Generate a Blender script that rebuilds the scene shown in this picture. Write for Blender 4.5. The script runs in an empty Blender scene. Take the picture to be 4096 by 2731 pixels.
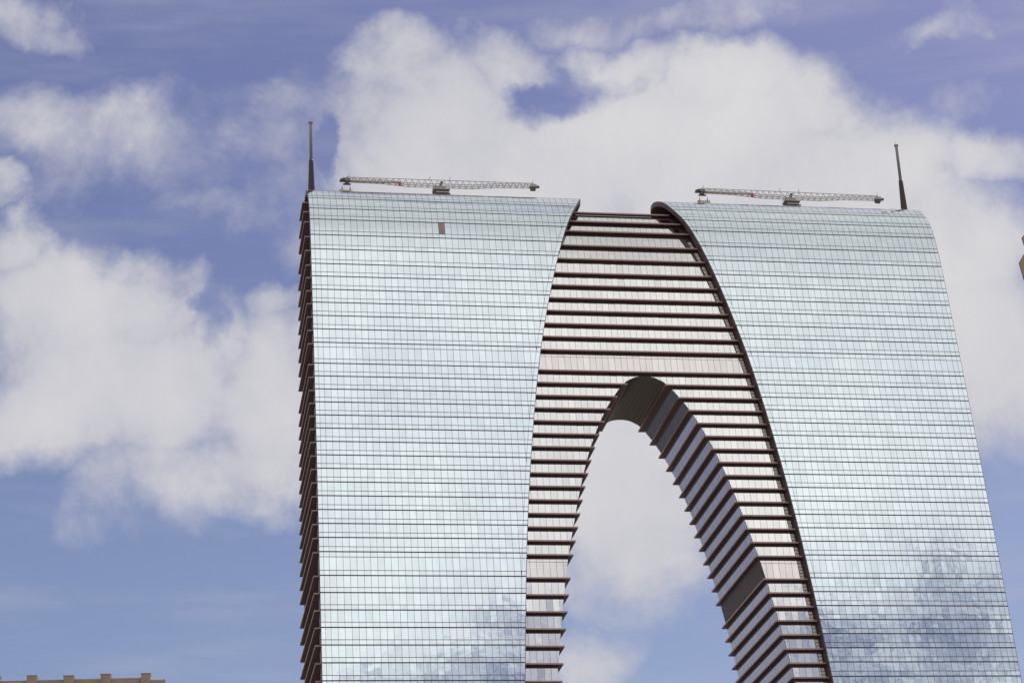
import bpy, math, random
import numpy as np
from mathutils import Matrix, Vector

random.seed(7)
rng = np.random.RandomState(11)
SC = bpy.context.scene
COL = SC.collection

# ------------------------------------------------------------------ camera
# world axes: X along the tower's front, Y away from the viewer, Z up; ground z = 0
CAM = Vector((-135.84, -565.0, 1.6))
RC = Matrix(((0.986023657568126, 0.02191383671806786, 0.1651578955916694),
             (-0.16011158875194287, 0.39870442644652526, 0.9029944958189259),
             (-0.0460611100963017, -0.9168176285893729, 0.39664065606598525)))
FPX = 9175.925716242476
cam = bpy.data.cameras.new('camera')
cam.sensor_width = 36.0
cam.lens = FPX / 4096 * 36.0
cam.clip_start = 0.5
cam.clip_end = 60000
co = bpy.data.objects.new('camera', cam)
COL.objects.link(co)
rt, dn, fw = RC.col[0], RC.col[1], RC.col[2]
co.matrix_world = Matrix(((rt[0], -dn[0], -fw[0], CAM[0]), (rt[1], -dn[1], -fw[1], CAM[1]),
                          (rt[2], -dn[2], -fw[2], CAM[2]), (0, 0, 0, 1)))
SC.camera = co


def ray(px, py):
    """direction of a pixel of the 4096 x 2731 photograph"""
    return RC @ Vector(((px - 2048) / FPX, (py - 1365.5) / FPX, 1.0))


def azel(px, py):
    d = ray(px, py).normalized()
    return math.degrees(math.atan2(d.x, d.y)), math.degrees(math.asin(d.z))


# ------------------------------------------------------------------ colour management
SC.view_settings.view_transform = 'Standard'
SC.view_settings.look = 'None'
SC.view_settings.exposure = 0.0
SC.view_settings.gamma = 1.0
SC.view_settings.use_curve_mapping = False
SC.render.engine = 'CYCLES'
SC.cycles.max_bounces = 8

# ------------------------------------------------------------------ sun
SUN_AZ, SUN_EL = 50.0, 56.0          # azimuth from +Y towards +X: right of the tower and behind it
sd = bpy.data.lights.new('sun', 'SUN')
sd.energy = 3.2
sd.angle = math.radians(0.53)
sd.color = (1.0, 0.95, 0.88)
so = bpy.data.objects.new('sun', sd)
COL.objects.link(so)
sv = Vector((math.sin(math.radians(SUN_AZ)) * math.cos(math.radians(SUN_EL)),
             math.cos(math.radians(SUN_AZ)) * math.cos(math.radians(SUN_EL)), math.sin(math.radians(SUN_EL))))
so.rotation_euler = sv.to_track_quat('Z', 'Y').to_euler()

# ------------------------------------------------------------------ world: Nishita sky and clouds by direction
WS = 0.10
world = bpy.data.worlds.new('World')
SC.world = world
world.use_nodes = True
NT = world.node_tree
NT.nodes.clear()


def nd(t, **kw):
    n = NT.nodes.new(t)
    for k, v in kw.items():
        setattr(n, k, v)
    return n


def lk(a, b):
    NT.links.new(a, b)


def put(sock, v):
    if isinstance(v, bpy.types.NodeSocket):
        lk(v, sock)
    else:
        sock.default_value = v


def M(op, a, b=None, c=None, clamp=False):
    n = nd('ShaderNodeMath', operation=op, use_clamp=clamp)
    for i, v in enumerate((a, b, c)):
        if v is not None:
            put(n.inputs[i], v)
    return n.outputs[0]


def sstep(x, lo, hi):
    n = nd('ShaderNodeMapRange', interpolation_type='SMOOTHSTEP')
    put(n.inputs[0], x)
    n.inputs[1].default_value = lo
    n.inputs[2].default_value = hi
    n.inputs[3].default_value = 0
    n.inputs[4].default_value = 1
    return n.outputs[0]


def mixc(f, a, b, bt='MIX'):
    n = nd('ShaderNodeMix', data_type='RGBA', blend_type=bt)
    put(n.inputs[0], f)
    put(n.inputs[6], a)
    put(n.inputs[7], b)
    return n.outputs[2]


def noise(vec, scale, detail=6, rough=0.55, dist=0.0, col=False):
    n = nd('ShaderNodeTexNoise', noise_dimensions='3D')
    lk(vec, n.inputs['Vector'])
    n.inputs['Scale'].default_value = scale
    n.inputs['Detail'].default_value = detail
    n.inputs['Roughness'].default_value = rough
    n.inputs['Distortion'].default_value = dist
    return n.outputs[1] if col else n.outputs[0]


tc = nd('ShaderNodeTexCoord')
D = tc.outputs['Generated']
sp = nd('ShaderNodeSeparateXYZ')
lk(D, sp.inputs[0])
az0 = M('WRAP', M('MULTIPLY', M('ARCTAN2', sp.outputs[0], sp.outputs[1]), 57.29578), 270.0, -90.0)
el0 = M('MULTIPLY', M('ARCSINE', sp.outputs[2]), 57.29578)
# warp the cloud outlines
w1 = nd('ShaderNodeSeparateXYZ')
lk(noise(D, 13.0, 7, 0.58, col=True), w1.inputs[0])
az = M('MULTIPLY_ADD', M('SUBTRACT', w1.outputs[0], 0.5), 4.5, az0)
el = M('MULTIPLY_ADD', M('SUBTRACT', w1.outputs[1], 0.5), 3.5, el0)
PXDEG = 152.0


def blob(x, y, rx, ry, w, A=None, Ee=None):
    a, e = azel(x, y)
    return blob_ae(a, e, rx / PXDEG, ry / PXDEG, w)


def blob_ae(a, e, ra, re, w):
    u = M('MULTIPLY_ADD', az, 1 / ra, -a / ra)
    v = M('MULTIPLY_ADD', el, 1 / re, -e / re)
    q = M('MULTIPLY_ADD', u, u, M('MULTIPLY', v, v))
    return M('MULTIPLY_ADD', q, -w, w)          # w * (1 - q)


POS = [
    # broad cloud behind the top of the tower
    (2300, 640, 900, 400, 1), (1720, 480, 480, 330, 1), (2900, 640, 800, 420, 1), (3300, 800, 650, 470, 1),
    (1600, 250, 260, 170, .8), (1950, 230, 260, 150, .7), (2450, 260, 300, 130, .7), (2830, 330, 380, 190, .9),
    (3220, 500, 430, 250, .9), (3600, 700, 380, 300, .9), (4000, 620, 260, 110, .55), (3850, 1250, 420, 640, 1),
    (1750, 720, 620, 300, .9), (1460, 640, 200, 240, .7),
    (2500, 1900, 480, 620, 1),
    # loose wisps on the left
    (430, 570, 560, 190, .36), (520, 470, 180, 110, .30), (1040, 600, 330, 170, .42), (1160, 800, 330, 190, .34), (900, 890, 420, 70, .20),
    (1180, 440, 240, 90, .30), (760, 640, 800, 230, .20), (1300, 560, 260, 260, .30), (1200, 950, 200, 150, .25),
    # big cloud at the left
    (80, 1020, 260, 170, .8), (250, 1300, 480, 320, 1), (560, 1230, 270, 220, .9), (600, 1520, 560, 360, 1),
    (1060, 1620, 350, 400, 1), (250, 1620, 520, 260, 1), (950, 1880, 400, 220, .8), (1080, 1290, 190, 110, .6),
    (430, 1960, 190, 210, .45), (680, 1900, 260, 250, .6), (10, 790, 150, 70, .5),
    # corner wisps
    (70, 60, 230, 120, .50), (210, 140, 140, 80, .36), (3700, 110, 170, 42, .20), (3850, 70, 80, 40, .16),
    (2600, 60, 700, 80, .26), (3850, 380, 50, 60, .06), (2400, 2620, 230, 110, .42),
]
fld = None
for b in POS:
    v = blob(*b)
    fld = v if fld is None else M('MAXIMUM', fld, v)
for (x, y, rx, ry, w) in [(2110, 380, 240, 90, .50), (2290, 325, 230, 85, .50), (2000, 330, 110, 55, .35), (1330, 640, 60, 160, .5), (780, 1310, 90, 120, .4)]:
    fld = M('SUBTRACT', fld, M('MAXIMUM', blob(x, y, rx, ry, w), 0.0))
# the rest of the sky: the same kind of broken cloud, heaped high opposite the tower
ga, ge = azel(2048, 1365)
u = M('MULTIPLY_ADD', az0, 1 / 24.0, -ga / 24.0)
v = M('MULTIPLY_ADD', el0, 1 / 15.0, -ge / 15.0)
outside = sstep(M('MULTIPLY_ADD', u, u, M('MULTIPLY', v, v)), 0.7, 1.25)
gen = M('MULTIPLY_ADD', noise(D, 3.1, 4, 0.55), 4.2, -1.65)
bank = M('MAXIMUM', blob_ae(168, 56, 100, 33.0, 1.0), 0.16)
gen = M('MINIMUM', M('MAXIMUM', M('ADD', gen, M('MULTIPLY', sstep(el0, 48.0, 66.0), 0.45)), bank), 1.0)
offs = nd('ShaderNodeMapping')
lk(D, offs.inputs[0])
offs.inputs['Location'].default_value = (3.7, 1.2, 5.1)
core = M('MULTIPLY', sstep(bank, 0.10, 0.60), 1.25)
gen = M('MULTIPLY_ADD', M('SUBTRACT', noise(offs.outputs[0], 13.0, 5, 0.58), 0.5), M('SUBTRACT', 2.5, M('MULTIPLY', core, 1.5)), M('MULTIPLY_ADD', core, 0.25, gen))
fld = M('ADD', M('MULTIPLY', M('MAXIMUM', fld, -0.6), M('SUBTRACT', 1.0, outside)), M('MULTIPLY', gen, outside))
n1 = noise(D, 22.0, 10, 0.66, 0.15)
n2 = noise(D, 9.0, 6, 0.55)
edge = M('ADD', M('MULTIPLY', M('SUBTRACT', n1, 0.5), 1.35), M('MULTIPLY', M('SUBTRACT', n2, 0.5), 0.9))
dens = M('ADD', fld, edge)
cov = sstep(dens, -0.16, 0.74)
# thin streaked veil
mp = nd('ShaderNodeMapping')
lk(D, mp.inputs[0])
mp.inputs['Scale'].default_value = (9.0, 9.0, 60.0)
veil = M('MULTIPLY', sstep(noise(mp.outputs[0], 1.0, 7, 0.6), 0.42, 0.78), 0.22)
cov = M('MAXIMUM', cov, veil)

sky = nd('ShaderNodeTexSky', sky_type='NISHITA')
sky.sun_disc = False
sky.sun_elevation = math.radians(SUN_EL)
sky.sun_rotation = math.radians(SUN_AZ)
sky.altitude = 20
sky.air_density = 1.0
sky.dust_density = 1.0
sky.ozone_density = 1.5
tint = mixc(sstep(el0, 12.0, 31.0), (0.905, 0.825, 0.875, 1), (0.75, 0.652, 0.815, 1))
skyc = mixc(1.0, sky.outputs[0], tint, 'MULTIPLY')
# cloud brightness: heads white, hollows and thick undersides grey
lit = M('ADD', M('MULTIPLY', sstep(n2, 0.25, 0.75), 0.5), M('MULTIPLY', sstep(dens, 0.2, 1.2), 0.5))
cl = mixc(lit, (5.0, 5.0, 5.8, 1), (7.0, 6.95, 7.1, 1))
# clouds away from the sun are seen from their sunlit side
dt = nd('ShaderNodeVectorMath', operation='DOT_PRODUCT')
lk(D, dt.inputs[0])
dt.inputs[1].default_value = sv
sunny = nd('ShaderNodeMapRange', interpolation_type='SMOOTHSTEP')
lk(dt.outputs['Value'], sunny.inputs[0])
sunny.inputs[1].default_value = 0.60
sunny.inputs[2].default_value = 0.30
sunny.inputs[3].default_value = 1.0
sunny.inputs[4].default_value = 1.45
cl = mixc(1.0, cl, sunny.outputs[0], 'MULTIPLY')
full = mixc(cov, skyc, cl)
bg = nd('ShaderNodeBackground')
lk(full, bg.inputs[0])
bg.inputs[1].default_value = WS
wo = nd('ShaderNodeOutputWorld')
lk(bg.outputs[0], wo.inputs[0])
world.cycles.sampling_method = 'MANUAL'
world.cycles.sample_map_resolution = 1024


# ------------------------------------------------------------------ materials
def mat(name, rgb, rough=0.6, metal=0.0, var=0.0, vscale=0.5, spec=0.5):
    m = bpy.data.materials.new(name)
    m.use_nodes = True
    nt = m.node_tree
    b = nt.nodes['Principled BSDF']
    b.inputs['Roughness'].default_value = rough
    b.inputs['Metallic'].default_value = metal
    b.inputs['Specular IOR Level'].default_value = spec
    b.inputs['Base Color'].default_value = (*rgb, 1)
    if var:
        t = nt.nodes.new('ShaderNodeTexCoord')
        n = nt.nodes.new('ShaderNodeTexNoise')
        n.inputs['Scale'].default_value = vscale
        n.inputs['Detail'].default_value = 6
        r = nt.nodes.new('ShaderNodeMapRange')
        r.inputs[3].default_value = 1 - var
        r.inputs[4].default_value = 1 + var
        x = nt.nodes.new('ShaderNodeMix')
        x.data_type = 'RGBA'
        x.blend_type = 'MULTIPLY'
        x.inputs[0].default_value = 1
        x.inputs[6].default_value = (*rgb, 1)
        nt.links.new(t.outputs['Object'], n.inputs['Vector'])
        nt.links.new(n.outputs[0], r.inputs[0])
        nt.links.new(r.outputs[0], x.inputs[7])
        nt.links.new(x.outputs[2], b.inputs['Base Color'])
    return m


def glass(name, rgb, rough=0.02, wave=0.10, dirt=0.10):
    """mirror coated glazing: slight tint differences from pane to pane, faint streaks, slight bending"""
    m = bpy.data.materials.new(name)
    m.use_nodes = True
    nt = m.node_tree
    L = nt.links.new
    N = nt.nodes.new
    b = nt.nodes['Principled BSDF']
    b.inputs['Metallic'].default_value = 1.0
    b.inputs['Roughness'].default_value = rough
    g = N('ShaderNodeNewGeometry')
    oi = N('ShaderNodeObjectInfo')
    ad = N('ShaderNodeMath')
    ad.operation = 'ADD'
    L(g.outputs['Random Per Island'], ad.inputs[0])
    L(oi.outputs['Random'], ad.inputs[1])
    fr = N('ShaderNodeMath')
    fr.operation = 'FRACT'
    L(ad.outputs[0], fr.inputs[0])
    t = N('ShaderNodeTexCoord')
    mpg = N('ShaderNodeMapping')
    mpg.inputs['Scale'].default_value = (1.3, 1.3, 0.22)
    L(t.outputs['Object'], mpg.inputs[0])
    n = N('ShaderNodeTexNoise')
    n.inputs['Scale'].default_value = 1.0
    n.inputs['Detail'].default_value = 5
    L(mpg.outputs[0], n.inputs['Vector'])
    r1 = N('ShaderNodeMapRange')
    r1.inputs[3].default_value = 0.93
    r1.inputs[4].default_value = 1.03
    L(fr.outputs[0], r1.inputs[0])
    r2 = N('ShaderNodeMapRange')
    r2.inputs[1].default_value = 0.3
    r2.inputs[2].default_value = 0.75
    r2.inputs[3].default_value = 1.0
    r2.inputs[4].default_value = 1.0 - dirt
    L(n.outputs[0], r2.inputs[0])
    mu = N('ShaderNodeMath')
    mu.operation = 'MULTIPLY'
    L(r1.outputs[0], mu.inputs[0])
    L(r2.outputs[0], mu.inputs[1])
    x = N('ShaderNodeMix')
    x.data_type = 'RGBA'
    x.blend_type = 'MULTIPLY'
    x.inputs[0].default_value = 1
    x.inputs[6].default_value = (*rgb, 1)
    L(mu.outputs[0], x.inputs[7])
    L(x.outputs[2], b.inputs['Base Color'])
    n2_ = N('ShaderNodeTexNoise')
    n2_.inputs['Scale'].default_value = 0.3
    n2_.inputs['Detail'].default_value = 2
    L(t.outputs['Object'], n2_.inputs['Vector'])
    bp = N('ShaderNodeBump')
    bp.inputs['Strength'].default_value = 1.0
    bp.inputs['Distance'].default_value = wave * 0.1
    L(n2_.outputs[0], bp.inputs['Height'])
    L(bp.outputs[0], b.inputs['Normal'])
    return m


MAT = dict(
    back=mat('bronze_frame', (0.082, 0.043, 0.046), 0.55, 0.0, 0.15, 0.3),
    fin=mat('bronze_fin', (0.42, 0.285, 0.245), 0.5, 0.0, 0.12, 0.25),
    trim=mat('edge_trim', (0.12, 0.085, 0.085), 0.5, 0.0, 0.1, 0.4),
    ridge=mat('ridge_metal', (0.25, 0.185, 0.19), 0.55, 0.0, 0.08, 0.4),
    shell=glass('curtain_glass', (0.84, 0.935, 0.93), 0.015, 0.13, 0.09),
    inner=glass('recess_glass', (0.885, 0.88, 0.82), 0.04, 0.12, 0.08),
    warm=glass('refuge_glass', (0.83, 0.79, 0.73), 0.08, 0.10, 0.10),
    tunnel=glass('tunnel_glass', (0.125, 0.14, 0.225), 0.06, 0.10, 0.15),
    shade_sheet=mat('painted_shade', (0.115, 0.064, 0.073), 0.6, 0.0, 0.15, 0.4),  # fin underside shade painted as a darker tone
    pale=mat('pale_sky_gap', (0.74, 0.71, 0.58), 0.5, 0.0, 0.12, 0.6),  # matte tone standing in for bright sky between the bars
    louvre=mat('dark_louvre', (0.055, 0.034, 0.032), 0.6, 0.0, 0.2, 0.4),
    vault=mat('vault_panel', (0.085, 0.070, 0.055), 0.45, 0.0, 0.2, 0.5),
    brown=mat('boarded_pane', (0.36, 0.25, 0.24), 0.7, 0.0, 0.15, 0.8),
    pole=mat('antenna_grey', (0.27, 0.24, 0.24), 0.45, 0.3, 0.1, 0.6),
    sleeve=mat('antenna_sleeve', (0.06, 0.04, 0.042), 0.6, 0.0, 0.15, 0.6),
    steel=mat('crane_steel', (0.44, 0.41, 0.37), 0.5, 0.0, 0.15, 0.8),
    dark=mat('crane_dark', (0.10, 0.085, 0.075), 0.6, 0.0, 0.2, 0.8),
    white=mat('crane_white', (0.72, 0.69, 0.62), 0.5, 0.0, 0.1, 0.8),
    red=mat('crane_red', (0.45, 0.04, 0.03), 0.5),
    tan=mat('gondola_tan', (0.52, 0.44, 0.31), 0.6, 0.0, 0.2, 1.5),
    concrete=mat('weathered_concrete', (0.34, 0.245, 0.18), 0.85, 0.0, 0.35, 1.2),
    redwall=mat('red_tile_wall', (0.22, 0.075, 0.055), 0.8, 0.0, 0.2, 1.0),
    stone=mat('pink_stone', (0.30, 0.18, 0.17), 0.8, 0.0, 0.15, 0.6),
    stonedk=mat('tan_stone', (0.36, 0.27, 0.19), 0.8, 0.0, 0.15, 0.6),
    window=glass('window_glass', (0.35, 0.38, 0.40), 0.05, 0.1, 0.2),
    ground=mat('paving_ground', (0.18, 0.165, 0.14), 0.9, 0.0, 0.3, 0.02),
)


# ------------------------------------------------------------------ mesh helper
class MB:
    def __init__(s, off=(0, 0, 0)):
        s.v, s.f, s.sm = [], [], []
        s.o = off

    def vert(s, x, y, z):
        s.v.append((x + s.o[0], y + s.o[1], z + s.o[2]))
        return len(s.v) - 1

    def poly(s, pts, smooth=False):
        s.f.append([s.vert(*p) for p in pts])
        s.sm.append(smooth)

    def face(s, idx, smooth=False):
        s.f.append(list(idx))
        s.sm.append(smooth)

    def box(s, c, d, rz=0.0):
        cs, sn = math.cos(rz), math.sin(rz)
        i = []
        for k in range(8):
            x = d[0] / 2 * (1 if k & 1 else -1)
            y = d[1] / 2 * (1 if k & 2 else -1)
            z = d[2] / 2 * (1 if k & 4 else -1)
            i.append(s.vert(c[0] + x * cs - y * sn, c[1] + x * sn + y * cs, c[2] + z))
        for q in ((0, 2, 3, 1), (4, 5, 7, 6), (0, 1, 5, 4), (2, 6, 7, 3), (0, 4, 6, 2), (1, 3, 7, 5)):
            s.face([i[a] for a in q])

    def frustum(s, c, d0, d1, h):
        b = [s.vert(c[0] + sx * d0[0] / 2, c[1] + sy * d0[1] / 2, c[2]) for sx, sy in ((-1, -1), (1, -1), (1, 1), (-1, 1))]
        t = [s.vert(c[0] + sx * d1[0] / 2, c[1] + sy * d1[1] / 2, c[2] + h) for sx, sy in ((-1, -1), (1, -1), (1, 1), (-1, 1))]
        s.face(b[::-1])
        s.face(t)
        for k in range(4):
            j = (k + 1) % 4
            s.face((b[k], b[j], t[j], t[k]))

    def bar(s, a, b, r):
        a, b = Vector(a), Vector(b)
        d = (b - a).normalized()
        up = Vector((0, 0, 1)) if abs(d.z) < 0.9 else Vector((1, 0, 0))
        p = d.cross(up).normalized() * r
        q = d.cross(p).normalized() * r
        A = [s.vert(*(a + e)) for e in (p + q, p - q, -p - q, -p + q)]
        B = [s.vert(*(b + e)) for e in (p + q, p - q, -p - q, -p + q)]
        s.face(A)
        s.face(B[::-1])
        for k in range(4):
            j = (k + 1) % 4
            s.face((A[j], A[k], B[k], B[j]))

    def lathe(s, c, prof, n=16, smooth=True):
        rings = []
        for r, z in prof:
            rings.append([s.vert(c[0] + r * math.cos(2 * math.pi * k / n), c[1] + r * math.sin(2 * math.pi * k / n), c[2] + z) for k in range(n)])
        for a, b in zip(rings, rings[1:]):
            for k in range(n):
                j = (k + 1) % n
                s.face((a[k], a[j], b[j], b[k]), smooth)
        s.face(rings[0][::-1])
        s.face(rings[-1])

    def build(s, name, m, parent=None, kind=None, label=None):
        me = bpy.data.meshes.new(name)
        me.from_pydata(s.v, [], s.f)
        me.polygons.foreach_set('use_smooth', s.sm)
        me.materials.append(m if not isinstance(m, str) else MAT[m])
        me.update()
        o = bpy.data.objects.new(name, me)
        COL.objects.link(o)
        if parent is not None:
            o.parent = parent
        if kind:
            o['kind'] = kind
        if label:
            o['label'] = label
        return o


def thing(name, label, cat, loc=(0, 0, 0), rz=0.0, group=None):
    o = bpy.data.objects.new(name, None)
    COL.objects.link(o)
    o.location = loc
    o.rotation_euler = (0, 0, rz)
    o['label'] = label
    o['category'] = cat
    if group:
        o['group'] = group
    return o


# ------------------------------------------------------------------ ground
g = MB()
g.poly([(-20000, -20000, 0), (20000, -20000, 0), (20000, 20000, 0), (-20000, 20000, 0)])
g.build('ground', 'ground', None, 'structure')


# ------------------------------------------------------------------ tower shape curves
def spline(xs, ys):
    """natural cubic spline"""
    x = np.array(xs, float)
    y = np.array(ys, float)
    n = len(x)
    h = np.diff(x)
    A = np.eye(n)
    r = np.zeros(n)
    for i in range(1, n - 1):
        A[i, i - 1], A[i, i], A[i, i + 1] = h[i - 1], 2 * (h[i - 1] + h[i]), h[i]
        r[i] = 6 * ((y[i + 1] - y[i]) / h[i] - (y[i] - y[i - 1]) / h[i - 1])
    m = np.linalg.solve(A, r)

    def ev(q):
        q = np.asarray(q, float)
        i = np.clip(np.searchsorted(x, q) - 1, 0, n - 2)
        a, b = x[i + 1] - q, q - x[i]
        return (m[i] * a ** 3 + m[i + 1] * b ** 3) / (6 * h[i]) + (y[i] / h[i] - m[i] * h[i] / 6) * a + (y[i + 1] / h[i] - m[i + 1] * h[i] / 6) * b
    return ev


# all tower numbers: y measured from the viewer, z from the viewer's eye (shifted when the vertices are written)
TO = (0.0, -565.0, 1.6)
Z0 = -1.6
PF = [(525.8, -1.6), (528.05, 50), (531.4, 100), (536.17, 150), (540.76, 190), (546.1, 230), (549.87, 255), (552.0, 268),
      (554.25, 278), (555.75, 282.2), (558.3, 286.6), (561.2, 290.1), (564.6, 292.1), (568.6, 293.0), (571.8, 292.3),
      (574.7, 289.8), (576.8, 286), (578.2, 282.2), (580.9, 272), (582.6, 256), (584.3, 232), (586.7, 179), (590, 100), (593, -1.6)]
tt = np.concatenate([[0], np.cumsum(np.hypot(np.diff([p[0] for p in PF]), np.diff([p[1] for p in PF])))])
SY, SZ = spline(tt, [p[0] for p in PF]), spline(tt, [p[1] for p in PF])
ss = np.linspace(0, tt[-1], 6001)
yy, zz = SY(ss), SZ(ss)
iapex = int(np.argmax(zz))
S_APEX, Z_APEX = ss[iapex], zz[iapex]


def s_front(z): return float(np.interp(z, zz[:iapex + 1], ss[:iapex + 1]))


def YF(z): return float(np.interp(z, zz[:iapex + 1], yy[:iapex + 1]))


def YB(z): return float(np.interp(z, zz[iapex:][::-1], yy[iapex:][::-1]))


def prof(s):
    """point and outward normal of the shell's profile"""
    e = 0.05
    y, z = float(SY(s)), float(SZ(s))
    dy, dz = float(SY(s + e) - SY(s - e)), float(SZ(s + e) - SZ(s - e))
    l = math.hypot(dy, dz)
    return y, z, -dz / l, dy / l


_hg = spline([-1.6, 60, 124, 150, 173, 198, 221, 239, 255, 268, 278, 282.2, 286.6, 290.3, 294],
             [47, 44.3, 40.4, 38.45, 36.65, 34.1, 31.0, 27.95, 24.4, 20.95, 17.7, 16.0, 13.85, 11.95, 9.9])


def HG(z): return float(_hg(min(z, 294)))           # half gap between the two curtain walls


_A = spline([-1.6, 60, 110, 146, 155, 164, 173.5, 179.7, 187.4, 195, 202.7, 210.4, 217.9, 221.7, 225.6, 229.4],
            [39, 36, 32.4, 29.14, 27.92, 26.54, 24.95, 23.76, 21.94, 20.13, 18.0, 15.54, 12.37, 10.5, 8.12, 5.13])


def AR(z): return float(_A(min(z, 229.4)))          # half width of the arch at the fins' edges


GC = [(AR(z) + 1.03, z) for z in list(np.arange(-1.6, 224.5, 3.8)) + [226.4]] + \
     [(6.86, 228.6), (5.5, 230.1), (4.85, 230.65), (4.0, 231.12), (2.7, 231.78), (1.35, 232.06), (0.0, 232.16)]
_gx, _gz = np.array([p[0] for p in GC]), np.array([p[1] for p in GC])


def GL(z): return float(np.interp(z, _gz, _gx)) if z < 232.16 else 0.0   # half width of the arch at the glazing


def OF(z): return float(np.interp(z, [268, 273.4, 278.7, 282.7, 287.1], [2.1, 2.35, 2.8, 3.2, 3.8]))


FIN_D = 1.2
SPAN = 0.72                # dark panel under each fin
XO = 88.12                 # outer half width of the curtain walls
# floor lines (top to bottom)
ZT = [286.6, 282.2, 278.2, 272.9, 268.2, 263.5, 259.5, 255.35, 251.3, 247.2, 243.1, 239.0, 232.7, 228.9, 225.05, 221.25, 217.45,
      213.65, 209.85, 206.0, 202.2, 198.4, 194.55, 190.7, 186.9, 183.1, 179.25, 172.9]
TALL = (232.7, 172.9)      # refuge floors above these lines
ZR = ZT + [172.9 - 3.785 * k for k in range(1, 44)]
ZL = ZT + [172.9 - 4.555 * k for k in range(1, 37)]
VIS = 118.0                # below this nothing is in the picture

tower = thing('arched_skyscraper', 'huge glass skyscraper shaped like an arch, two legs joined at the top, brown fins', 'skyscraper', (0, 0, 0))


def PX(x, y, z):
    """pixel scale for picking the panes that show largest"""
    d = Vector((x + 135.84, y, z))
    c = RC.transposed() @ d
    return 2048 + FPX * c[0] / c[2], 1365.5 + FPX * c[1] / c[2]


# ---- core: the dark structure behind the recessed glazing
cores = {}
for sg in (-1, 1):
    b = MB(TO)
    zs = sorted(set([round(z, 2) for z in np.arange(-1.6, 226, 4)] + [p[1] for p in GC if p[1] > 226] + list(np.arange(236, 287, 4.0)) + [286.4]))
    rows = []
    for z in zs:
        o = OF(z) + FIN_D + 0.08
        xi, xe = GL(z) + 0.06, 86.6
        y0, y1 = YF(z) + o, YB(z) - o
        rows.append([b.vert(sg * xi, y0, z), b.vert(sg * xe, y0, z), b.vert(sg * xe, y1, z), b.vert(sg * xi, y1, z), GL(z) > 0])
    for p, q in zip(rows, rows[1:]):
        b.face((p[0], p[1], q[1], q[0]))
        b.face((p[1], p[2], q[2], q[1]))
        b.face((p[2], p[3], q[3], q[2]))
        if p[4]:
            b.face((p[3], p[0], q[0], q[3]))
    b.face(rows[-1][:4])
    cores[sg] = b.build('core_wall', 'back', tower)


# ---- curtain walls
def clip(poly, n, d):
    """keep n.p <= d"""
    out = []
    for i in range(len(poly)):
        p, q = poly[i], poly[(i + 1) % len(poly)]
        a, c = n[0] * p[0] + n[1] * p[1] - d, n[0] * q[0] + n[1] * q[1] - d
        if a <= 0:
            out.append(p)
        if a * c < 0:
            t = a / (a - c)
            out.append((p[0] + (q[0] - p[0]) * t, p[1] + (q[1] - p[1]) * t))
    return out


def area(poly):
    return 0.5 * abs(sum(poly[i][0] * poly[(i + 1) % len(poly)][1] - poly[(i + 1) % len(poly)][0] * poly[i][1] for i in range(len(poly))))


COLX = [0.0, 1.06, 2.42] + [2.42 + 1.707 * k for k in range(1, 46)]     # joints from the outer edge inwards
GV, GH, GB = 0.040, 0.082, 0.165                                           # half joints: upright, thin line, floor line
EDGEW = 1.18


def shell_panes(sg, floors):
    """list of (polygon in (x, s), curved)"""
    res = []
    lines = sorted([z for z in floors if z > 1])
    segs = []
    stops = lines + [None]
    for i, zl in enumerate(lines):
        s0 = s_front(zl)
        sm = s0 + 1.36                      # thin line above each floor line
        if i + 1 < len(lines):
            s1 = s_front(lines[i + 1])
            tall = zl in TALL
            segs.append((s0 + GB, sm - GH, zl))
            if tall:
                segs.append((sm + GH, s1 - 1.42 - GH, zl))
                segs.append((s1 - 1.42 + GH, s1 - GB, zl))
            else:
                segs.append((sm + GH, s1 - GB, zl))
        else:
            segs.append((s0 + GB, sm - GH, zl))
            segs.append((sm + GH, s_front(290.75), zl))
    for (a, c, zl) in segs:
        ea, ec = HG(float(SZ(a))), HG(float(SZ(c)))
        for k in range(len(COLX) - 1):
            x1, x0 = XO - COLX[k] - GV, XO - COLX[k + 1] + GV
            if x1 < min(ea, ec) + EDGEW:
                break
            poly = [(x0, a), (x1, a), (x1, c), (x0, c)]
            # keep x >= trim line
            e0, e1 = ea + EDGEW + GV, ec + EDGEW + GV
            n = (-(c - a), (e1 - e0))
            poly = clip(poly, n, n[0] * e0 + n[1] * a)
            if len(poly) > 2 and area(poly) > 0.08:
                res.append((poly, zl))
        res.append(([(ea + 0.10, a), (ea + EDGEW - GV, a), (ec + EDGEW - GV, c), (ec + 0.10, c)], zl))
    return res


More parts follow.
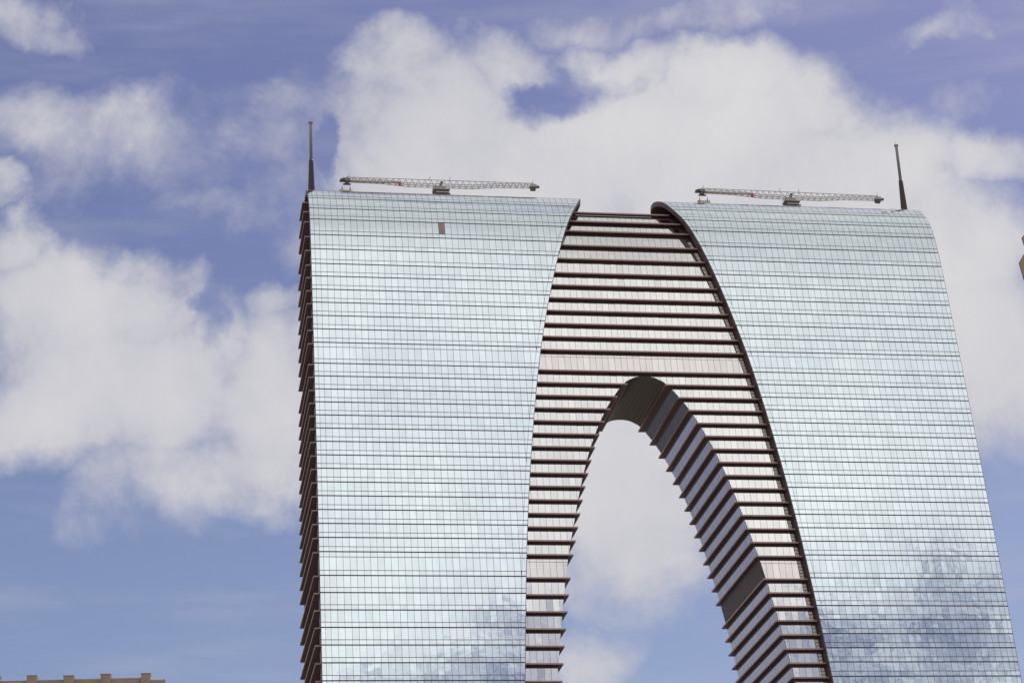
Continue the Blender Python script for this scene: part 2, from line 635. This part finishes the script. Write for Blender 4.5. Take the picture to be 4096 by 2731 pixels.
def pane_mesh(b, poly, sg, t=(0, 0), out=0.07):
    xc = sum(p[0] for p in poly) / len(poly)
    sc = sum(p[1] for p in poly) / len(poly)
    s0, s1 = min(p[1] for p in poly), max(p[1] for p in poly)
    curl = float(SZ(s1)) > 274
    if not curl:
        fr, bk = [], []
        for x, s in poly:
            y, z, ny, nz = prof(s)
            h = out + t[0] * (x - xc) + t[1] * (s - sc)
            fr.append((sg * x, y + ny * h, z + nz * h))
            bk.append((sg * x, y + ny * 0.01, z + nz * 0.01))
        if sg < 0:
            fr, bk = fr[::-1], bk[::-1]
        b.poly(fr)
        for k in range(len(fr)):
            j = (k + 1) % len(fr)
            b.poly([bk[k], bk[j], fr[j], fr[k]])
    else:
        nsl = 6
        prev = None
        for q in range(nsl):
            lo, hi = s0 + (s1 - s0) * q / nsl, s0 + (s1 - s0) * (q + 1) / nsl
            pl = clip(clip(poly, (0, 1), hi), (0, -1), -lo)
            if len(pl) < 3:
                continue
            fr = []
            for x, s in pl:
                y, z, ny, nz = prof(s)
                h = out + t[0] * (x - xc)
                fr.append((sg * x, y + ny * h, z + nz * h))
            b.poly(fr if sg > 0 else fr[::-1])


cand = []
for sg, fl in ((-1, ZL), (1, ZR)):
    for poly, zl in shell_panes(sg, fl):
        pts = []
        for x, s in poly:
            pts.append(PX(sg * x, float(SY(s)), float(SZ(s))))
        inside = all(-5 < p[0] < 4101 and -5 < p[1] < 2736 for p in pts)
        cand.append([sg, poly, zl, area(pts) if inside else 0.0])
order = sorted(range(len(cand)), key=lambda i: -cand[i][3])
BROWN = None
for i, c in enumerate(cand):
    xs = [p[0] for p in c[1]]
    zmid = float(SZ(sum(p[1] for p in c[1]) / len(c[1])))
    if c[0] == -1 and min(xs) < 52.86 < max(xs) and abs(c[2] - 272.9) < .1 and zmid > 275.0:
        BROWN = i
single = set(order[:300])
walls = {}
stuff = {-1: MB(TO), 1: MB(TO)}
for sg in (-1, 1):
    b = MB(TO)
    sl = np.concatenate([np.arange(0, s_front(266), 5.0), np.linspace(s_front(266), ss[-1] - (s_front(266)), 70), np.linspace(ss[-1] - s_front(266), ss[-1], 40)[1:]])
    rows = []
    for s in sl:
        s = min(max(s, 0.06), ss[-1] - 0.06)
        y, z, ny, nz = prof(s)
        th = float(np.interp(z, [262, 284], [4.45, 1.3]))
        h = HG(z)
        rows.append([b.vert(sg * h, y, z), b.vert(sg * XO, y, z), b.vert(sg * XO, y - ny * th, z - nz * th), b.vert(sg * h, y - ny * th, z - nz * th)])
    for p, q in zip(rows, rows[1:]):
        for k in range(4):
            j = (k + 1) % 4
            b.face((p[k], p[j], q[j], q[k]))
    w = b.build('curtain_wall', 'back', tower)
    walls[sg] = w
    # metal cap over the ridge
    b = MB(TO)
    rr = []
    s_a, s_b = s_front(290.85), S_APEX + 9.0
    for s in np.linspace(s_a, s_b, 16):
        y, z, ny, nz = prof(s)
        h = HG(z)
        rr.append([b.vert(sg * (h + .02), y + ny * .09, z + nz * .09), b.vert(sg * (XO - .02), y + ny * .09, z + nz * .09)])
    for p, q in zip(rr, rr[1:]):
        b.face((p[0], p[1], q[1], q[0]), True)
    b.build('ridge_cap', 'ridge', w)
    # trim along the curved inner edge
    b = MB(TO)
    rr = []
    for s in np.linspace(s_front(2), s_front(292.6), 90):
        y, z, ny, nz = prof(s)
        h = HG(z)
        rr.append([b.vert(sg * (h + .08), y + ny * .05, z + nz * .05), b.vert(sg * (h - .05), y + ny * .05, z + nz * .05),
                   b.vert(sg * (h - .05), y - ny * .32, z - nz * .32), b.vert(sg * (h + .01), y - ny * .32, z - nz * .32)])
    for p, q in zip(rr, rr[1:]):
        for k in range(3):
            b.face((p[k], p[k + 1], q[k + 1], q[k]))
    b.build('edge_trim', 'trim', w)
    # outer edge trim
    b = MB(TO)
    rr = []
    for s in np.linspace(s_front(2), s_front(292.6), 90):
        y, z, ny, nz = prof(s)
        rr.append([b.vert(sg * (XO - .05), y + ny * .06, z + nz * .06), b.vert(sg * (XO + .06), y + ny * .06, z + nz * .06),
                   b.vert(sg * (XO + .06), y - ny * .5, z - nz * .5)])
    for p, q in zip(rr, rr[1:]):
        for k in range(2):
            b.face((p[k], p[k + 1], q[k + 1], q[k]))
    b.build('edge_trim', 'back', w)

for i, (sg, poly, zl, ar) in enumerate(cand):
    sig = 0.0015
    t = (rng.normal(0, sig), rng.normal(0, sig))
    if i == BROWN:
        b = MB(TO)
        pane_mesh(b, poly, sg, (0, 0))
        b.build('glass_pane', 'brown', walls[sg], label='single pinkish brown boarded pane among the pale glass')
    elif i in single:
        b = MB(TO)
        pane_mesh(b, poly, sg, t)
        b.build('glass_pane', 'shell', walls[sg])
    else:
        pane_mesh(stuff[sg], poly, sg, t)
for sg in (-1, 1):
    stuff[sg].build('small_panes', 'shell', walls[sg], 'stuff')

# ---- recessed glazing between the fins
rec = MB(TO)
lad = MB(TO)
rcand = []
FINH = (0.14, 0.52)
for sg, fl in ((-1, ZL), (1, ZR)):
    lines = sorted([z for z in fl if z > 4])
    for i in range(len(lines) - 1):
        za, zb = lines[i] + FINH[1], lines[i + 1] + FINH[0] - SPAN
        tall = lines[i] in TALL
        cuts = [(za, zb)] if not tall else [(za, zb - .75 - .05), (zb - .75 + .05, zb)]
        for (z0, z1) in cuts:
            k0 = 0
            nrow = 5 if z0 > 268 else 1
            while True:
                x0 = 0.85 + 1.705 * (k0 - 1)
                x1 = x0 + 1.705
                k0 += 1
                if x0 > HG(z0) + 2:
                    break
                if sg > 0 and k0 == 1:
                    continue                      # the middle column belongs to the left half
                p = [(x0 + .034, z0), (x1 - .034, z0), (x1 - .034, z1), (x0 + .034, z1)]
                ew = 1.45 if sg > 0 else 0.1
                e0, e1 = HG(z0) - ew, HG(z1) - ew
                n = ((z1 - z0), -(e1 - e0))
                p = clip(p, n, n[0] * e0 + n[1] * z0)
                # clip away the arch (piecewise)
                if z0 < 232.7 and len(p) > 2:
                    zc = [z for z in [z0] + [q for q in _gz if z0 < q < min(z1, 232.16)] + [z1]]
                    if z1 <= 228.7:
                        g0, g1 = GL(z0) + .05, GL(z1) + .05
                        n = (-(z1 - z0), (g1 - g0))
                        p = clip(p, n, n[0] * g0 + n[1] * z0)
                    elif x0 < 8.5:
                        xm = min(abs(x0 + .045), abs(x1 - .045)) if x0 > 0 else 0.0
                        q = []
                        for (px_, pz_) in [(x0 + .045, None), (x0 + .6, None), (x1 - .6, None), (x1 - .045, None)]:
                            zt = float(np.interp(abs(px_), _gx[::-1], _gz[::-1])) + .05
                            q.append((px_, max(zt, z0)))
                        p = [(x1 - .045, z1), (x0 + .045, z1)] + q
                        if min(a[1] for a in q) >= z1:
                            p = []
                if len(p) > 2 and area(p) > 0.05:
                    rcand.append((sg, p, tall, lines[i]))
            # small pale panels by the return, their colour standing in for sky in gaps
            nl = 5 if tall and z1 - z0 > 3 else (1 if tall else 3)
            for q in range(nl):
                a0, a1 = z0 + (z1 - z0) * q / nl + .10, z0 + (z1 - z0) * (q + 1) / nl - .10
                pl = [(HG(a0) - 1.28, a0), (HG(a0) - .42, a0), (HG(a1) - .42, a1), (HG(a1) - 1.28, a1)]
                if a1 < 277 and z0 > 60 and sg > 0:
                    rcand.append((sg, pl, 'lad', lines[i]))


def rec_poly(b, sg, p, out=0.06):
    z0, z1 = min(q[1] for q in p), max(q[1] for q in p)
    t = (rng.normal(0, .004), rng.normal(0, .004))
    xc, zc = sum(q[0] for q in p) / len(p), (z0 + z1) / 2
    n = 5 if z1 > 272 else 1
    for k in range(n):
        pl = p if n == 1 else clip(clip(p, (0, 1), z0 + (z1 - z0) * (k + 1) / n), (0, -1), -(z0 + (z1 - z0) * k / n))
        if len(pl) < 3:
            continue
        fr = []
        for x, z in pl:
            y = YF(z) + OF(z) + FIN_D - out + (t[0] * (x - xc) + t[1] * (z - zc) if n == 1 else 0)
            fr.append((sg * x, y, z))
        a = sum(fr[i][0] * fr[(i + 1) % len(fr)][2] - fr[(i + 1) % len(fr)][0] * fr[i][2] for i in range(len(fr)))
        if a < 0:
            fr = fr[::-1]
        b.poly(fr)
        if n == 1:
            bk = [(q[0], q[1] + out - .005, q[2]) for q in fr]
            for i in range(len(fr)):
                j = (i + 1) % len(fr)
                b.poly([bk[i], bk[j], fr[j], fr[i]])


rar = []
for i, (sg, p, tall, zl) in enumerate(rcand):
    pts = [PX(sg * x, YF(z) + 4.4, z) for x, z in p]
    vis = tall != 'lad' and all(0 < a < 4096 and 0 < c < 2731 for a, c in pts)
    rar.append(area(pts) if vis else 0)
rsing = set(sorted(range(len(rcand)), key=lambda i: -rar[i])[:300])
rstuff = {(m, g_): MB(TO) for m in ('inner', 'warm') for g_ in (-1, 1)}
for i, (sg, p, tall, zl) in enumerate(rcand):
    m = 'warm' if tall is True else 'inner'
    if tall == 'lad' and p[0][1] > VIS:
        b = MB(TO)
        rec_poly(b, sg, p)
        b.build('sky_gap_panel', 'pale', cores[sg])
    elif i in rsing:
        b = MB(TO)
        rec_poly(b, sg, p)
        b.build('facade_pane', m, cores[sg])
    else:
        rec_poly(rstuff[(m, sg)], sg, p)
for m in rstuff:
    rstuff[m].build('small_panes', m[0], cores[m[1]], 'stuff')

# ---- sunshade fins: one for each floor, wrapped round each leg below the arch's crown
for sg, fl in ((-1, ZL), (1, ZR)):
    low = MB(TO)
    for z in fl:
        if z < 4 or z > 287:
            continue
        if z > 230 and sg > 0:
            continue
        zt = z + FINH[1]
        o = OF(zt)
        yf, yb = YF(zt) + o, YB(zt) - o
        b = MB(TO) if z > VIS else low
        if z > 230:
            h = HG(z) + .02
            rear = MB(TO)
            rear.box((0, yb - FIN_D / 2, z + (FINH[0] + FINH[1]) / 2), (2 * h, FIN_D, FINH[1] - FINH[0]))
            rear.build('rear_fin', 'fin', tower)
            b.box((0, yf + FIN_D / 2, z + (FINH[0] + FINH[1]) / 2), (2 * h, FIN_D, FINH[1] - FINH[0]))
        else:
            h, a, gl = HG(z) + .02, AR(zt), GL(z) + .10
            # plan outline
            pl = [(h, yf), (a, yf), (a, yb), (h, yb), (h, yb - FIN_D), (gl, yb - FIN_D), (gl, yf + FIN_D), (h, yf + FIN_D)]
            lo = [b.vert(sg * x, y, z + FINH[0]) for x, y in pl]
            hi = [b.vert(sg * x, y, z + FINH[1]) for x, y in pl]
            for k in range(8):
                j = (k + 1) % 8
                b.face((lo[k], lo[j], hi[j], hi[k]) if sg < 0 else (lo[j], lo[k], hi[k], hi[j]))
            for q in ((0, 1, 6, 7), (1, 2, 5, 6), (2, 3, 4, 5)):
                b.face([lo[k] for k in q])
                b.face([hi[k] for k in q][::-1])
        sf = MB(TO)                         # dark sheet: shade under the fin put into its colour
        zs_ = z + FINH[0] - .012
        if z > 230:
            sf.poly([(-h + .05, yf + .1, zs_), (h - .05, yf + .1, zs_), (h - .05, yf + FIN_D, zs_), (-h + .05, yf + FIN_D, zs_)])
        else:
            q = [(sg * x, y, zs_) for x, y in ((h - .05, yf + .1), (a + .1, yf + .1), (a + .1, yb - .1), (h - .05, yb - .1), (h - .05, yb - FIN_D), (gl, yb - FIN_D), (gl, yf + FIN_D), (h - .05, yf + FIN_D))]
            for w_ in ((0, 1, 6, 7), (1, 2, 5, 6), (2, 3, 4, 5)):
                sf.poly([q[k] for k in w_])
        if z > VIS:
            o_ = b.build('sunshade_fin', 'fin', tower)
            sf.build('shade_sheet', 'shade_sheet', o_)
    low.build('lower_fins', 'fin', tower, 'stuff')
    # side fins
    low = MB(TO)
    for z in fl:
        if z < 4 or z > 288:
            continue
        b = MB(TO) if (z > VIS and sg < 0) else low
        y0, y1 = YF(z) + OF(z) - .3, YB(z) - OF(z) + .1
        xo_ = 89.5 if sg < 0 else 87.9
        b.box((sg * (xo_ + 86.65) / 2, (y0 + y1) / 2, z + .33), (xo_ - 86.65, y1 - y0, .36))
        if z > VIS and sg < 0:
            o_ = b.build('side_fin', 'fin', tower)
            sf = MB(TO)  # same painted shade beneath the side fin
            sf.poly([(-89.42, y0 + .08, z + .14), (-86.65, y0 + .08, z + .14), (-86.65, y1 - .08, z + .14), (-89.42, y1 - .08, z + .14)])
            sf.build('shade_sheet', 'shade_sheet', o_)
    low.build('lower_side_fins', 'fin', tower, 'stuff')

# ---- lining of the arch: glazed walls between the fins, panelled crown
for sg, fl in ((-1, ZL), (1, ZR)):
    tun, lou = MB(TO), MB(TO)
    lines = sorted([z for z in fl if 4 < z < 230])
    for i in range(len(lines) - 1):
        z0, z1 = lines[i] + FINH[1] + .03, lines[i + 1] + FINH[0] - SPAN
        dst = lou if lines[i] in TALL else tun
        ya, yb = YF(z1) + OF(z1) + FIN_D, YB(z1) - OF(z1) - FIN_D
        n = max(1, int((yb - ya) / 1.5))
        for k in range(n):
            a, c = ya + (yb - ya) * k / n + .05, ya + (yb - ya) * (k + 1) / n - .05
            ts = rng.normal(0, .012)
            q = [(sg * (GL(z0) - .02), a, z0), (sg * (GL(z0) - .02 + ts), c, z0), (sg * (GL(z1) - .02 + ts), c, z1), (sg * (GL(z1) - .02), a, z1)]
            dst.poly(q if sg < 0 else q[::-1])
    tun.build('arch_glazing', 'tunnel', tower, 'stuff')
    lou.build('arch_louvres', 'louvre', tower, 'stuff')
va = MB(TO)
arc = [(x, z) for x, z in GC if z > 229]
arc = arc + [(-x, z) for x, z in arc[::-1][1:]]
al = np.concatenate([[0], np.cumsum([math.hypot(arc[i + 1][0] - arc[i][0], arc[i + 1][1] - arc[i][1]) for i in range(len(arc) - 1)])])
ya, yb = YF(231) + OF(231) + FIN_D, YB(231) - OF(231) - FIN_D
NA, NY = 9, 20
for i in range(NA):
    big = .14 if i in (0, 4, 7) else .05
    l0, l1 = al[-1] * i / NA + big, al[-1] * (i + 1) / NA - .05
    sub = [l0 + (l1 - l0) * k / 3 for k in range(4)]
    px_ = [(float(np.interp(l, al, [p[0] for p in arc])), float(np.interp(l, al, [p[1] for p in arc])) - .05) for l in sub]
    for k in range(NY):
        a, c = ya + (yb - ya) * k / NY + .07, ya + (yb - ya) * (k + 1) / NY - .07
        for p, q in zip(px_, px_[1:]):
            va.poly([(p[0], a, p[1]), (p[0], c, p[1]), (q[0], c, q[1]), (q[0], a, q[1])])
va.build('arch_crown_panels', 'vault', tower, 'stuff')

# ---- bulkheads and roof plant under the curled top, antennas on it
for sg in (-1, 1):
    b = MB(TO)
    b.box((sg * 44, 567.5, 288.2), (1.0, 13.0, 3.6))
    b.build('bulkhead', 'back', tower)
for xa, ztip in ((-86.5, 315.1), (85.25, 314.9)):
    base = float(np.interp(567.0, yy[:iapex + 1], zz[:iapex + 1]))
    an = MB(TO)
    an.lathe((xa, 567.0, base - .3), [(.95, 0), (.93, .4), (.60, 10.0), (.58, 10.4), (.0, 10.4)], 14)
    s_ = an.build('antenna', 'sleeve', tower)
    r_ = MB(TO)
    for k in range(17):
        zr = 1.0 + .55 * k
        rr_ = .95 - .35 * zr / 10.0 + .045
        r_.lathe((xa, 567.0, base - .3 + zr), [(rr_ - .05, -.06), (rr_, -.05), (rr_, .05), (rr_ - .05, .06)], 14, False)
    r_.build('collar_rings', 'sleeve', s_)
    p_ = MB(TO)
    hp = ztip - (base + 10.1)
    p_.lathe((xa, 567.0, base + 10.1), [(.44, 0), (.41, hp - .9), (.41, hp - .6)], 14)
    p_.build('pole', 'pole', s_)
    c_ = MB(TO)
    c_.lathe((xa, 567.0, ztip - .7), [(.42, 0), (.60, .12), (.60, .42), (.45, .6), (.2, .75)], 14, False)
    for q in range(4):
        c_.box((xa + .62 * math.cos(q * 1.57 + .5), 567.0 + .62 * math.sin(q * 1.57 + .5), ztip - .3), (.18, .18, .5))
    c_.bar((xa, 567.0, ztip), (xa, 567.0, ztip + 1.1), .03)
    c_.build('cap', 'pole', s_)


# ------------------------------------------------------------------ roof cranes (cleaning machines) and their cradles
def bmu(label, x, rz):
    zb = 292.80 + TO[2]
    t = thing('roof_crane', label, 'crane', (x, 567.0 + TO[1], zb), rz, 'cranes on the ridge')
    b = MB()                                   # rail carriage
    for sx in (-1.9, 1.9):
        for sy in (-.9, .9):
            b.box((sx, sy, .18), (.7, .35, .5))
    b.box((0, -.9, .55), (5.0, .25, .35))
    b.box((0, .9, .55), (5.0, .25, .35))
    b.box((-2.3, 0, .55), (.25, 1.8, .3))
    b.box((2.3, 0, .55), (.25, 1.8, .3))
    b.build('carriage', 'dark', t)
    b = MB()
    b.box((.2, -1.06, .95), (3.6, .2, .34))
    b.build('cross_beam', 'steel', t)
    b = MB()
    b.frustum((0, 0, .72), (3.0, 1.7), (4.5, 2.6), .95)
    b.build('pedestal', 'dark', t)
    b = MB()
    b.box((0, 0, 1.74), (4.7, 2.8, .13))
    b.build('deck', 'steel', t)
    b = MB()                                   # machine house with ribbed sheet walls
    b.box((-.25, 0, 2.32), (2.8, 1.7, 1.02))
    for k in range(12):
        b.box((-1.55 + k * .24, -.88, 2.32), (.09, .06, .98))
    b.box((-.25, 0, 2.87), (3.0, 1.9, .09))
    b.build('machine_house', 'steel', t)
    b = MB()
    b.box((1.62, -.35, 2.42), (.85, .8, 1.2))
    b.build('control_cabinet', 'white', t)
    b = MB()                                   # rail around the deck
    for sx in (-2.3, 2.3):
        for sy in (-1.3, 0, 1.3):
            b.bar((sx, sy, 1.8), (sx, sy, 2.85), .03)
        for h in (2.3, 2.85):
            b.bar((sx, -1.3, h), (sx, 1.3, h), .03)
    b.build('railing', 'steel', t)
    b = MB()                                   # slewing post
    b.lathe((0, 0, 2.9), [(.55, 0), (.55, .35), (.40, .4), (.40, 1.1)], 14)
    b.box((.25, -.1, 4.35), (.7, .5, .55))
    b.build('slewing_post', 'dark', t)
    # lattice jib
    top, H = 5.15, 27.0

    def zlo(u):
        a = abs(u)
        return 3.05 if a < 9 else (3.05 + (a - 9) / 7 * .65 if a < 16 else 3.70 + (a - 16) * .02)
    b = MB()
    xs = list(np.arange(-H, H + .01, 1.8))
    for sy in (-.62, .62):
        for a, c in zip(xs, xs[1:]):
            b.bar((a, sy, zlo(a)), (c, sy, zlo(c)), .065)
            b.bar((a, sy, zlo(a) + .62), (c, sy, zlo(c) + .62), .065)
            m = (a + c) / 2
            b.bar((a, sy, zlo(a)), (m, 0, top), .036)
            b.bar((m, 0, top), (c, sy, zlo(c)), .036)
            b.bar((a, sy, zlo(a)), (m, sy, zlo(m) + .62), .04)
            b.bar((m, sy, zlo(m) + .62), (c, sy, zlo(c)), .04)
    for a in xs:
        b.bar((a, -.62, zlo(a)), (a, .62, zlo(a)), .045)
    b.bar((-H + .4, 0, top), (H - .4, 0, top), .07)
    b.build('jib', 'steel', t)
    b = MB()                                   # telescopic inner boom on the left arm
    b.box((-19.2, 0, 3.93), (14.8, .55, .34))
    b.build('telescopic_boom', 'steel', t)
    for k in range(7):
        b = MB()
        b.box((-24.6 + 1.9 * k, -.34, 3.95), (.95, .09, .42))
        b.build('boom_plate', 'white', t)
    b = MB()
    b.box((-11.6, -.3, 3.55), (.75, .7, .75))
    b.box((-11.6, -.3, 3.1), (.4, .4, .35))
    b.build('end_stop', 'red', t)
    b = MB()                                   # masts standing on the jib
    for u_, hh in ((-3.4, 1.1), (2.3, 1.1), (-26.2, 1.0), (26.0, 1.0)):
        b.bar((u_, 0, top - .3), (u_ + .5, 0, top + hh), .055)
    b.build('marker_masts', 'dark', t)
    b = MB()                                   # left head with trolley
    b.box((-26.6, 0, 4.25), (2.2, 1.3, .75))
    b.frustum((-28.0, 0, 3.75), (1.0, .9), (.4, .5), .8)
    b.box((-26.4, 0, 3.45), (1.1, .9, .9))
    b.box((-26.4, 0, 2.92), (2.1, .55, .28))
    b.build('trolley', 'dark', t)
    b = MB()                                   # counterweight at the other end
    b.box((26.4, 0, 4.2), (1.9, 1.3, .7))
    b.build('tail_frame', 'steel', t)
    b = MB()
    b.frustum((26.3, 0, 2.95), (1.35, 1.1), (1.7, 1.3), .9)
    b.box((27.7, 0, 4.05), (.8, .7, .5))
    b.build('counterweight', 'dark', t)
    return t


bmu('lattice-jib roof crane standing on the left curtain wall ridge', -50.2, 0.0)
bmu('lattice-jib roof crane standing on the right curtain wall ridge', 51.45, math.radians(1.2))


def cradle(label, x, y, boat):
    t = thing('cleaning_cradle', label, 'cradle', (x, y + TO[1], 292.85 + TO[2]), 0.0, 'cradles under the crane trolleys')
    L = 3.6
    b = MB()
    n = 12
    if boat:
        for k in range(n):
            u0, u1 = -1 + 2 * k / n, -1 + 2 * (k + 1) / n
            h = .95 - .45 * (u0 + 1) / 2
            b.box(((u0 + u1) / 2 * L / 2, -.4, h / 2 + .1), (L / n, .08, h))
            b.box(((u0 + u1) / 2 * L / 2, .4, h / 2 + .1), (L / n, .08, h))
        b.box((-L / 2, 0, .6), (.12, .8, .95))
        b.box((L / 2, 0, .3), (.12, .8, .45))
    else:
        for sy in (-.4, .4):
            b.box((0, sy, .35), (L, .08, .5))
            b.box((0, sy, .98), (L, .08, .22))
            for k in range(6):
                b.box((-L / 2 + .1 + k * (L - .2) / 5, sy, .72), (.26, .08, .5))
        for sx in (-L / 2, L / 2):
            b.box((sx, 0, .6), (.08, .8, 1.0))
    b.box((0, 0, .08), (L, .85, .14))
    b.build('basket', 'tan', t)
    for sx in (-1.1, 1.15):
        b = MB()
        b.bar((sx - .16, 0, .4), (sx, 0, 2.15), .06)
        b.bar((sx + .16, 0, .4), (sx, 0, 2.15), .06)
        b.box((sx, 0, 1.1), (.34, .4, .5))
        b.build('hoist', 'dark', t)
    b = MB()
    for sx, tx in ((-1.1, -.8), (1.15, .9)):
        b.bar((sx, 0, 2.15), (sx * .92, 0, 4.6 if boat else 4.4), .022)
    b.build('ropes', 'dark', t)
    return t


cradle('tan boat-shaped cleaning cradle hanging near the left antenna', -76.9, 567.0, True)
cradle('boxy cleaning cradle hanging at the inner end of the right crane', 25.4, 566.7, False)

# ------------------------------------------------------------------ near building at the lower left: only its roof edge shows
DB, TILT = 150.0, math.radians(4.6)


def on_front(px, py):
    """where a pixel's ray meets the front plane of that building: (run along the front, height)"""
    d = ray(px, py)
    k = DB / (d.y + d.x * math.tan(TILT))
    return d.x * k / math.cos(TILT), d.z * k + 1.6


nb = thing('parapet_building', 'brown building with stub posts along its roof edge, bottom left corner', 'building',
           (CAM.x, CAM.y + DB, 0), -TILT)
xe, zt = on_front(660, 2713.5)
zbeam = on_front(400, 2710)[1]
b = MB()
wx0, wx1 = -42.0, xe - .25
hw = zbeam - .36
b.box(((wx0 + wx1) / 2, 8.55, hw / 2), (wx1 - wx0, 16, hw))
b.build('wall', 'redwall', nb)
for zf in np.arange(2.2, hw - 2.5, 3.4):
    for xf in np.arange(wx0 + 2, wx1 - 1.5, 2.9):
        if zf > hw - 6:
            b = MB()
            b.box((xf, .53, zf), (1.6, .12, 1.7))
            b.build('window', 'window', nb)
b = MB()
for zf in np.arange(2.2, hw - 6, 3.4):
    for xf in np.arange(wx0 + 2, wx1 - 1.5, 2.9):
        b.box((xf, .53, zf), (1.6, .12, 1.7))
b.build('lower_windows', 'window', nb, 'stuff')
posts = [(108, 147, 2703), (254.5, 294, 2703.4), (403, 442, 2697.3), (565, 601, 2694)]
left = []
for k in range(1, 7):
    left.append((108 - 147 * k, 147 - 147 * k, 2703 + .5 * k))
xs_ = []
for (p0, p1, py) in left[::-1] + posts:
    x0, z1 = on_front(p0, py)
    x1, _ = on_front(p1, py)
    xs_.append((x0, x1))
    b = MB()
    dz = 1.0
    b.box(((x0 + x1) / 2, .3, z1 - dz / 2), (x1 - x0, .8, dz))
    b.box(((x0 + x1) / 2, .3, z1 + .015), (x1 - x0 + .05, .85, .05))
    b.build('roof_post', 'concrete', nb)
tops = [2716, 2712, 2709.5]
for (a, c) in zip(xs_, xs_[1:]):
    i = xs_.index(a)
    b = MB()
    b.box(((a[1] + c[0]) / 2, .42, zbeam - .17), (c[0] - a[1], .5, .34))
    b.build('roof_beam', 'concrete', nb)
b = MB()
b.box(((xs_[-1][1] + xe) / 2, .42, zt - .22), (xe - xs_[-1][1], .5, .44))
b.build('roof_beam', 'concrete', nb)

# ------------------------------------------------------------------ building beyond the right edge: two corner pieces reach into the picture
d = ray(4078, 1063)
hd = math.hypot(d.x, d.y)
DR = 180.0
ang = math.atan2(d.x, d.y)
rb = thing('stone_tower_block', 'pinkish stone tower block whose ledge corners just reach the right edge', 'building',
           (CAM.x + d.x / hd * DR, CAM.y + d.y / hd * DR, 0), -ang - math.radians(4))


def hz(py):
    q = ray(4090, py)
    return q.z / math.hypot(q.x, q.y) * DR + 1.6


b = MB()
htop = hz(960) + 1.2
b.box((1.6 + 9, 8, htop / 2), (18, 16, htop))
b.build('wall', 'stone', rb)
LEDGES = [(hz(950), hz(965), hz(998), .52)] + [(hz(1030) - 3.1 * k, hz(1063) - 3.1 * k, hz(1119) - 3.1 * k, min(.32 * k, .5)) for k in range(24)]
for (z1, zm, z0, off) in LEDGES:
    b = MB()                             # ledge with sloping top and slightly undercut face
    q = [(0 + off, zm), (.16 + off, z0), (1.62, z0), (1.62, z1 + 1.0), (.9 + off, z1 + .55)]
    f0 = [b.vert(x, -.6, z) for x, z in q]
    f1 = [b.vert(x, 5.0, z) for x, z in q]
    b.face(f0[::1])
    b.face(f1[::-1])
    for k in range(5):
        j = (k + 1) % 5
        b.face((f0[j], f0[k], f1[k], f1[j]))
    o = b.build('ledge', 'stone', rb)
    b = MB()
    b.poly([(.12 + off, -.604, zm - .05), (.24 + off, -.604, z0 + .14), (1.6, -.604, z0 + .14), (1.6, -.604, z1 + .6), (.9 + off, -.604, z1 + .3)])
    b.build('face_panel', 'stonedk', o)
b, fr_ = MB(), MB()
for zf in np.arange(3, htop - 1.5, 3.1):
    for xf in np.arange(4.2, 18, 2.7):
        b.box((xf, -.02, zf), (1.7, .12, 1.8))
        fr_.box((xf, -.10, zf - .98), (2.0, .3, .14))
        fr_.box((xf, -.07, zf), (.07, .14, 1.8))
    fr_.box((10.6, -.05, zf + 1.45), (18.1, .16, .22))
b.build('windows', 'window', rb, 'stuff')
fr_.build('sills_and_string_courses', 'stonedk', rb, 'stuff')
